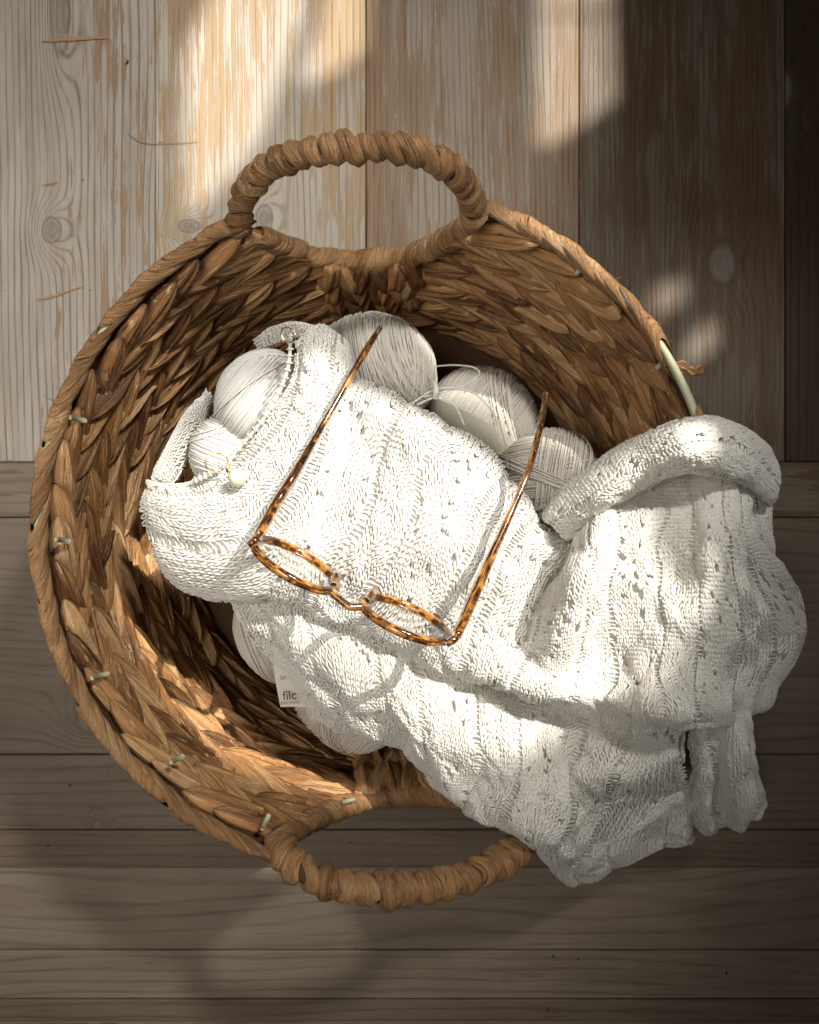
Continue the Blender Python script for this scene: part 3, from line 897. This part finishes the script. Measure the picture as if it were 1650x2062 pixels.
    def legs(c, r, lean, side, jit):
        k = len(c)
        tt = np.array([0, .2, .45, .72, 1.0])
        m = len(tt)
        du = side * (0.07 + 0.33 * tt ** 0.8)[None] + lean[:, None] * (tt[None] - 0.5) + jit[0][:, None] * 0.05
        dv = (-0.70 + 1.42 * tt)[None] + jit[1][:, None] * 0.04 + 0 * du
        hn = (0.00105 * np.sin(PI * (0.12 + 0.8 * tt)) - 0.0002)[None] + jit[2][:, None] * 0.00018 + 0 * du
        uu = (c[:, None] + 0.5 + du) / nc; vv = (r[:, None] + 0.5 - dv) / nr
        P = bisample(S, uu, vv) + bisample(N, uu, vv) * hn[..., None]
        return P
    def bars(c, r, jit):
        tt = np.array([-0.62, -0.34, 0, 0.34, 0.62])
        du = tt[None] + jit[0][:, None] * 0.1
        dv = (0.22 * np.cos(tt * 2.6))[None] + jit[1][:, None] * 0.12 + 0 * du
        hn = (0.0009 * np.cos(tt * 2.1) - 0.0004)[None] + jit[2][:, None] * 0.0002 + 0 * du
        uu = (c[:, None] + 0.5 + du) / nc; vv = (r[:, None] + 0.5 - dv) / nr
        return bisample(S, uu, vv) + bisample(N, uu, vv) * hn[..., None]
    def tubes(P, rad):
        k, m = P.shape[:2]
        T = np.gradient(P, axis=1); T /= np.linalg.norm(T, axis=2)[..., None] + 1e-12
        up = np.array([0.13, 0.21, 0.97])
        A = np.cross(T, up); A /= np.linalg.norm(A, axis=2)[..., None] + 1e-12
        B = np.cross(A, T)
        rp = (rad[:, None] * np.array([0.55, 0.95, 1.05, 0.98, 0.55])[None])
        V = P[:, :, None] + rp[..., None, None] * (np.cos(q)[None, None, :, None] * A[:, :, None] + np.sin(q)[None, None, :, None] * B[:, :, None])
        g = grid_faces(m, sides, wrap_v=True)
        F = (g[None] + (np.arange(k) * m * sides)[:, None, None]).reshape(-1, 4)
        return V.reshape(-1, 3), F, np.zeros((k * m * sides, 2))
    kc, kr = C[knitm].astype(float), R[knitm].astype(float)
    e = ell[knitm]; cmk = cm[knitm]; rmk = rm[knitm]
    kr13 = kr * 1.08
    lean = np.where(np.abs(cmk) < 7, -np.sign(cmk) * 0.45 * np.clip(np.abs(cmk) / 5, 0, 1) * np.sign(rmk + 0.01), -0.6 * np.cos(2 * PI * kr13 / 13.0) * np.sign(cc[knitm] - 4.01)) + RNG.normal(size=len(kc)) * 0.04
    lean = lean * (1 if relief > 0 else 0.4)
    for side in (-1, 1):
        jit = RNG.normal(size=(3, len(kc)))
        parts.append(tubes(legs(kc, kr, lean, side, jit), 0.00094 * (1 + 0.08 * RNG.normal(size=len(kc)))))
    pc, pr = C[purl].astype(float), R[purl].astype(float)
    if len(pc):
        jit = RNG.normal(size=(3, len(pc)))
        parts.append(tubes(bars(pc, pr, jit), 0.00080 * (1 + 0.08 * RNG.normal(size=len(pc)))))
    V, F, Uv = join(parts)
    o = obj(name, V, F, M['wool'], knit)
    if label: o['label'] = label
    # the loops' back layer, sunk deep where a lace hole is
    hm = np.zeros((nr, nc)); hm[R[hole], C[hole]] = 1
    hs_ = bisample(hm[..., None].repeat(3, 2), (U * nc - 0.5) / (nc - 1), (Vv * nr - 0.5) / (nr - 1))[..., 0]
    Bk = S - N * (0.0007 + 0.0024 * np.clip(hs_ * 1.6, 0, 1))[..., None]
    ob = obj('loop_backing', Bk[::2, ::2].reshape(-1, 3), grid_faces(*Bk[::2, ::2].shape[:2]), M['wool'], o)
    # flyaway fibres
    k = int(nc * nr * 0.4)
    uu = RNG.random(k); vv = RNG.random(k)
    P0 = bisample(S, uu, vv) + bisample(N, uu, vv) * 0.0012
    D = RNG.normal(size=(k, 3)); D += bisample(N, uu, vv) * 0.7
    D /= np.linalg.norm(D, axis=1)[:, None]
    D2 = D + 0.8 * RNG.normal(size=(k, 3)); D2 /= np.linalg.norm(D2, axis=1)[:, None]
    ln = 0.0012 + 0.0022 * RNG.random(k)
    Ps = np.stack([P0, P0 + D * ln[:, None] * 0.5, P0 + (D + D2) * ln[:, None] * 0.5], 1)
    w = 0.000055
    X = np.cross(D, [0.2, 0.3, 0.9]); X /= np.linalg.norm(X, axis=1)[:, None] + 1e-9
    Y = np.cross(D, X)
    tri = [X, -0.5 * X + 0.87 * Y, -0.5 * X - 0.87 * Y]
    V = np.stack([Ps[:, i] + tri[j] * w * (1, .8, .3)[i] for i in range(3) for j in range(3)], 1)
    g = grid_faces(3, 3, wrap_v=True)
    F = (g[None] + (np.arange(k) * 9)[:, None, None]).reshape(-1, 4)
    fz = obj('wool_fuzz', V.reshape(-1, 3), F, M['wool'], o); fz['kind'] = 'stuff'
    return o

G_main = [
    [(690, 752, -.035), (770, 784, -.02), (860, 826, -.016), (950, 886, -.016), (1030, 965, -.016), (1100, 1052, -.02), (1185, 1120, -.035)],
    [(664, 800, -.015), (745, 826, .006), (835, 866, .012), (925, 928, .012), (1000, 1000, .012), (1068, 1082, .006), (1160, 1160, -.03)],
    [(628, 890, -.012), (715, 915, .002), (805, 945, .014), (892, 1000, .02), (965, 1062, .02), (1034, 1132, .012), (1125, 1205, -.03)],
    [(600, 980, -.006), (690, 1000, .006), (775, 1038, .02), (855, 1082, .026), (932, 1132, .026), (1002, 1192, .014), (1095, 1265, -.02)],
    [(545, 1070, .004), (635, 1090, .012), (725, 1130, .016), (812, 1172, .018), (892, 1216, .016), (972, 1265, .010), (1070, 1320, -.008)],
    [(480, 1140, -.004), (580, 1170, .004), (675, 1212, .004), (772, 1255, .006), (862, 1300, .006), (955, 1335, .01), (1045, 1362, .008)],
    [(455, 1180, -.024), (560, 1212, -.014), (660, 1258, -.01), (760, 1300, -.008), (850, 1338, -.006), (945, 1370, -.004), (1040, 1392, -.004)]]
G_left = [
    [(588, 668, -.02), (580, 742, -.012), (545, 822, -.006), (492, 890, -.006), (437, 946, -.006), (372, 968, -.012), (306, 965, -.024)],
    [(625, 655, -.02), (625, 750, .002), (600, 840, .01), (550, 920, .012), (490, 990, .012), (400, 1020, .008), (296, 1005, -.018)],
    [(665, 662, -.02), (668, 768, .004), (650, 868, .012), (612, 958, .014), (552, 1048, .016), (430, 1088, .012), (292, 1060, -.018)],
    [(694, 690, -.025), (703, 790, -.008), (690, 888, .002), (662, 980, .008), (602, 1080, .016), (478, 1142, .010), (312, 1118, -.02)],
    [(700, 722, -.035), (712, 810, -.022), (708, 898, -.010), (690, 990, -.002), (640, 1092, .004), (520, 1188, -.004), (352, 1172, -.03)],
    [(700, 740, -.05), (712, 822, -.04), (716, 905, -.03), (705, 1000, -.02), (665, 1105, -.015), (545, 1212, -.025), (420, 1208, -.05)]]
G_low = [
    [(462, 1195, -.055), (580, 1205, -.03), (720, 1255, -.02), (860, 1310, -.018), (1000, 1372, -.02), (1150, 1405, -.004), (1290, 1425, .003), (1400, 1440, -.008)],
    [(478, 1228, -.055), (600, 1280, -.020), (740, 1340, -.008), (870, 1400, -.006), (1000, 1440, -.006), (1130, 1468, .002), (1262, 1488, .006), (1388, 1478, -.012)],
    [(512, 1280, -.055), (630, 1358, -.028), (760, 1418, -.012), (880, 1475, -.004), (1000, 1520, .004), (1115, 1550, .010), (1245, 1560, .006), (1384, 1540, -.008)],
    [(560, 1345, -.058), (655, 1410, -.034), (772, 1464, -.022), (882, 1520, -.012), (992, 1578, .0), (1105, 1622, .008), (1235, 1630, -.002), (1386, 1590, -.012)],
    [(612, 1410, -.065), (685, 1460, -.046), (792, 1498, -.036), (880, 1558, -.026), (972, 1620, -.008), (1085, 1675, .006), (1200, 1690, .0), (1340, 1642, -.014)],
    [(640, 1452, -.08), (702, 1488, -.06), (795, 1514, -.05), (870, 1575, -.042), (955, 1648, -.018), (1082, 1708, .0), (1172, 1728, -.008), (1282, 1664, -.02)]]
G_mound = [
    [(1150, 1080, -.03), (1190, 1015, -.02), (1260, 965, -.012), (1342, 935, -.010), (1420, 930, -.012), (1480, 950, -.02), (1510, 985, -.03)],
    [(1120, 1160, -.012), (1182, 1100, .034), (1262, 1060, .028), (1350, 1040, .018), (1430, 1040, .008), (1480, 1055, .0), (1512, 1070, -.02)],
    [(1088, 1230, -.012), (1160, 1178, .044), (1250, 1150, .040), (1350, 1140, .022), (1440, 1138, .016), (1515, 1140, .008), (1575, 1145, -.01)],
    [(1066, 1290, -.006), (1150, 1268, .036), (1250, 1250, .030), (1350, 1245, .028), (1450, 1245, .018), (1545, 1240, .01), (1628, 1232, -.008)],
    [(1042, 1330, .004), (1140, 1338, .022), (1250, 1340, .026), (1350, 1345, .022), (1450, 1345, .014), (1545, 1338, .006), (1622, 1320, -.01)],
    [(1000, 1362, .010), (1120, 1396, .026), (1240, 1412, .036), (1350, 1424, .038), (1442, 1428, .034), (1525, 1415, .022), (1582, 1392, .0)],
    [(980, 1376, -.006), (1100, 1422, .008), (1230, 1446, .016), (1340, 1458, .018), (1432, 1462, .012), (1512, 1448, .0), (1556, 1425, -.02)]]
G_collar = [
    [(1092, 1030, -.03), (1168, 962, -.02), (1258, 892, -.02), (1370, 842, -.025), (1470, 845, -.025), (1540, 895, -.03), (1566, 955, -.03)],
    [(1105, 1046, -.006), (1188, 985, .018), (1276, 918, .03), (1378, 868, .03), (1470, 872, .025), (1536, 920, .02), (1566, 975, .005)],
    [(1122, 1066, .0), (1204, 1008, .032), (1292, 948, .048), (1388, 908, .050), (1472, 912, .044), (1534, 950, .034), (1564, 996, .01)],
    [(1138, 1088, -.014), (1216, 1028, .012), (1302, 978, .026), (1392, 952, .030), (1470, 956, .028), (1530, 988, .020), (1558, 1014, .0)],
    [(1134, 1084, -.03), (1212, 1020, -.006), (1298, 968, .004), (1388, 940, .006), (1466, 944, .004), (1526, 976, -.004), (1552, 1004, -.02)]]
G_strip = [
    [(1450, 950, -.035), (1510, 950, -.03), (1556, 975, -.04)], [(1478, 1040, -.04), (1525, 1040, -.03), (1556, 1045, -.045)],
    [(1490, 1095, -.04), (1530, 1090, -.032), (1558, 1095, -.045)], [(1500, 1150, -.05), (1535, 1140, -.04), (1562, 1138, -.05)]]
G_sleeve = [
    [(1400, 1420, .190), (1420, 1418, .205), (1448, 1418, .200), (1475, 1420, .205), (1502, 1424, .196), (1516, 1432, .180)],
    [(1396, 1515, .165), (1420, 1512, .190), (1452, 1510, .176), (1480, 1512, .192), (1510, 1516, .184), (1524, 1520, .158)],
    [(1393, 1590, .140), (1420, 1586, .170), (1455, 1584, .152), (1486, 1586, .172), (1520, 1586, .162), (1538, 1588, .134)],
    [(1400, 1644, .115), (1425, 1656, .140), (1460, 1646, .126), (1490, 1656, .142), (1516, 1640, .134), (1532, 1632, .110)],
    [(1412, 1664, .095), (1432, 1676, .100), (1462, 1664, .098), (1490, 1672, .102), (1508, 1656, .098), (1520, 1648, .085)]]
G_under = [
    [(1040, 1655, .225), (1120, 1680, .235), (1220, 1670, .205), (1320, 1610, .175), (1398, 1570, .150)],
    [(1075, 1700, .200), (1132, 1738, .205), (1222, 1728, .180), (1315, 1668, .150), (1400, 1636, .125)],
    [(1095, 1722, .175), (1150, 1772, .165), (1225, 1752, .150), (1305, 1706, .125), (1400, 1675, .105)],
    [(1105, 1735, .150), (1160, 1784, .135), (1228, 1764, .125), (1308, 1722, .105), (1402, 1700, .085)]]
G_back = [
    [(412, 772, .178), (372, 835, .195), (330, 905, .205), (300, 965, .21)],
    [(418, 800, .172), (385, 858, .186), (348, 922, .196), (318, 972, .205)],
    [(424, 830, .160), (398, 885, .172), (365, 945, .182), (340, 985, .195)]]
G_top = [
    [(512, 682, .185), (545, 660, .20), (590, 650, .215), (640, 655, .22)],
    [(520, 705, .178), (555, 690, .190), (600, 680, .206), (640, 680, .216)]]
knit_patch('knitted_panel', G_low, 0.0056, 2, edge=0.008, relief=0.75, ragged=(1, 1, 0, 1))
knit_patch('knitted_panel', G_main, 0.0036, 1, edge=0.006)
knit_patch('knitted_panel', G_left, 0.0024, 3, edge=0.004, flip=True)
knit_patch('knitted_panel', G_mound, 0.0056, 4, edge=0.005, relief=0.4)
knit_patch('knitted_collar', G_collar, 0.0022, 5, edge=0.006, relief=0.5, flip=True)
knit_patch('knitted_edge', G_strip, 0.002, 6, relief=0.3)
knit_patch('sleeve', G_sleeve, 0.003, 7, relief=0.7, zabs=True)
knit_patch('knitted_hem', G_under, 0.003, 8, relief=0.8, zabs=True)
knit_patch('knitted_edge', G_back, 0.002, 9, relief=0.3, zabs=True, flip=True)
knit_patch('knitted_edge', G_top, 0.001, 10, relief=0.0, zabs=True, edge=0.002)

# ------------------------------------------------------------------ circular needle
needle = new_empty('circular_knitting_needle', at(520, 850, .245), 'clear plastic circular knitting needle holding the edge stitches', 'knitting needle')
def tube_px(name, pts, r, mat, parent, m=40, sides=8):
    Q, _ = resample(np.array([at(*p) for p in pts]), m)
    V, F, U = tube(Q, r, sides)
    return obj(name, V, F, mat, parent, U)
tube_px('needle_cable', [(586, 672, .232), (579, 745, .244), (545, 822, .251), (492, 890, .251), (434, 946, .252), (385, 972, .246)], 0.0014, M['nylon'], needle)
tube_px('needle_cable', [(830, 812, .235), (880, 783, .238), (940, 785, .232), (985, 820, .222), (1015, 880, .208), (1022, 940, .19)], 0.0008, M['nylon'], needle)
tube_px('needle_cable', [(850, 800, .235), (890, 790, .236), (930, 778, .23), (965, 755, .222), (955, 740, .215), (915, 735, .205), (872, 738, .19)], 0.0007, M['nylon'], needle)
tube_px('needle_cable', [(840, 815, .236), (880, 800, .238), (915, 815, .235), (935, 855, .228)], 0.0008, M['nylon'], needle)
tube_px('cable_tie', [(876, 772, .236), (879, 786, .242), (877, 800, .237)], 0.0022, M['yarn_white'], needle, 12)
# small stitch loops over the needle
for k in range(26):
    t = k / 25
    c0 = catmull(np.array([at(586, 676, .233), at(579, 745, .245), at(545, 822, .252), at(492, 890, .252), at(434, 946, .253), at(385, 970, .247)]), np.array([t * 5]))[0]
    c1 = catmull(np.array([at(586, 676, .233), at(579, 745, .245), at(545, 822, .252), at(492, 890, .252), at(434, 946, .253), at(385, 970, .247)]), np.array([min(5, t * 5 + 0.03)]))[0]
    T = c1 - c0; T /= np.linalg.norm(T) + 1e-9
    X = np.cross(T, [0, 0, 1.0]); X /= np.linalg.norm(X) + 1e-9
    P = np.array([c0 + X * 0.0022 * math.cos(a) + np.array([0, 0, 0.0021 * math.sin(a)]) for a in np.linspace(-0.6, PI + 0.6, 9)])
    V, F, U = tube(P, 0.0007, 5)
    obj('stitch_loop', V, F, M['wool'], knit)

def ring(name, c, r, wr, nrm, mat, parent, seg=36):
    n = np.array(nrm, float); n /= np.linalg.norm(n)
    e1 = np.cross(n, [0.1, 0.9, 0.3]); e1 /= np.linalg.norm(e1); e2 = np.cross(n, e1)
    V = []
    for a in np.arange(seg) / seg * 2 * PI:
        rad = math.cos(a) * e1 + math.sin(a) * e2
        for b in np.arange(8) / 8 * 2 * PI:
            V.append(c + rad * (r + wr * math.cos(b)) + n * wr * math.sin(b))
    return obj(name, V, grid_faces(seg, 8, True, True), mat, parent)

mk = new_empty('stitch_marker', at(437, 932, .262), 'gold ring stitch marker with a pale jade bead', 'stitch marker')
ring('ring', at(437, 932, .266), 0.0078, 0.00055, (0.25, 0.35, 0.9), M['gold'], mk)
tube_px('wire_link', [(456, 942, .266), (459, 951, .268), (463, 953, .268), (467, 955, .269)], 0.0008, M['gold'], mk, 10)
u = np.linspace(0, PI, 18); w = np.arange(28) / 28 * 2 * PI
SPH = np.stack([np.outer(np.sin(u), np.cos(w)), np.outer(np.sin(u), np.sin(w)), np.outer(np.cos(u), np.ones(28))], -1)
obj('bead', SPH * np.array([0.0066, 0.0066, 0.0064]) + at(478, 962, .269), grid_faces(18, 28, wrap_v=True), M['bead'], mk)
mk2 = new_empty('stitch_marker', at(581, 674, .24), 'plain gold ring stitch marker at the top of the needle edge', 'stitch marker')
ring('ring', at(581, 674, .246), 0.0056, 0.0005, (0.5, 0.25, 0.85), M['gold'], mk2)

# ------------------------------------------------------------------ glasses
gl = new_empty('eyeglasses', at(700, 1200, .262), 'round tortoiseshell eyeglasses lying open on the white knitting', 'eyeglasses')
def rim_of(cpx, cpy, cz, dirx, diry, rad, tilt):
    c = at(cpx, cpy, cz)
    X = np.array([dirx, -diry, 0.0]); X /= np.linalg.norm(X)
    fwd = np.array([X[1], -X[0], 0.0])              # towards the front of the glasses (down the picture)
    if fwd[1] > 0: fwd = -fwd
    Z = np.array([0, 0, 1.0]) * math.cos(tilt) + fwd * math.sin(tilt)
    nrm = np.cross(X, Z)
    n, sd = 64, 10
    a = np.arange(n) / n * 2 * PI
    rx, rz = rad, rad * 0.94
    V = []; U = []
    for aa in a:
        d = X * math.cos(aa) * rx + Z * math.sin(aa) * rz
        e = d / np.linalg.norm(d)
        for b in np.arange(sd) / sd * 2 * PI:
            cb, sb = math.cos(b), math.sin(b)
            q = lambda t: math.copysign(abs(t) ** 0.7, t)
            V.append(c + d + e * 0.0027 * q(cb) + nrm * 0.0028 * q(sb)); U.append((aa / (2 * PI) * 0.2, b / 6.28))
    fr = obj('rim', V, grid_faces(n, sd, True, True), M['tortoise'], gl, U)
    L = [c + (X * math.cos(aa) * rx + Z * math.sin(aa) * rz) * 0.965 for aa in a]
    obj('lens', [c + nrm * 0.001] + L, [[0, 1 + k, 1 + (k + 1) % n] for k in range(n)], M['lens'], gl)
    return c, X, Z, nrm
ZC = 0.301
cL, XL, ZL, nL = rim_of(596, 1137, ZC, 166, 99, 0.0305, math.radians(11))
cR, XR, ZR_, nR = rim_of(816, 1246, ZC, 192, 82, 0.0305, math.radians(11))
def bar(name, P, rh, rw, mat, m=24, sides=10):
    Q, _ = resample(np.array(P), m)
    a = np.linspace(0, len(rh) - 1, m)
    V, F, U = tube(Q, np.interp(a, np.arange(len(rh)), rh), sides, ry=np.interp(a, np.arange(len(rw)), rw))
    U[:, 0] += 0.31 * len(gl.children)
    return obj(name, V, F, mat, gl, U)
e0 = cL + XL * 0.0285 + ZL * 0.010; e1 = cR - XR * 0.0285 + ZR_ * 0.010
mid_ = 0.5 * (e0 + e1)
fr_ = np.array([0.35, -0.93, 0]) * 0.0045
bar('bridge', [e0, e0 * 0.6 + e1 * 0.4 + fr_ + [0, 0, .0025], e0 * 0.4 + e1 * 0.6 + fr_ + [0, 0, .0025], e1], [.0036, .0032, .0032, .0036], [.0030, .0027, .0027, .0030], M['tortoise'])
back = np.array([0.45, 0.89, 0])
for c, X, Z, s in ((cL, XL, ZL, 1), (cR, XR, ZR_, -1)):
    p0 = c + s * X * 0.0285 + Z * 0.002; p1 = c + s * X * 0.0235 - Z * 0.018
    bar('nose_pad', [p0 + back * 0.0012, 0.5 * (p0 + p1) + back * 0.0040 + s * X * 0.001, p1 + back * 0.0012], [.0026, .0052, .0024], [.0024, .0036, .0022], M['tortoise'], 14)
TL = [at(517, 1086, .312), at(540, 1045, .307), at(566, 1000, .302), at(590, 962, .294), at(650, 858, .286), at(710, 752, .272), at(748, 688, .260), at(766, 660, .252)]
TR = [at(918, 1284, .312), at(934, 1248, .309), at(955, 1200, .305), at(985, 1130, .300), at(1030, 1030, .290), at(1064, 950, .281), at(1085, 872, .268), at(1096, 820, .256), at(1099, 792, .248)]
bar('temple', TL, [.0046, .0046, .0046, .0034, .0030, .0030, .0032, .0024], [.0034, .0036, .0034, .0025, .0023, .0023, .0026, .0018], M['tortoise_dark'], 60)
bar('temple', TR, [.0046, .0046, .0044, .0036, .0030, .0028, .0028, .0030, .0022], [.0036, .0038, .0036, .0029, .0025, .0023, .0023, .0024, .0017], M['tortoise'], 60)
for c, X, Z, s, T in ((cL, XL, ZL, -1, TL), (cR, XR, ZR_, 1, TR)):
    p = c + s * X * 0.0305 + Z * 0.012
    bar('end_piece', [p, 0.5 * (p + T[0]) + Z * 0.001, T[0]], [.0036, .0036, .0036], [.0028, .003, .0026], M['tortoise'], 8)
    V, F, U = tube(np.array([T[0] + [0, 0, .0035], T[0] + [0, 0, .0055]]) + (T[1] - T[0]) * 0.35, 0.0011, 10)
    obj('hinge_screw', V, F, M['gold'], gl, U)
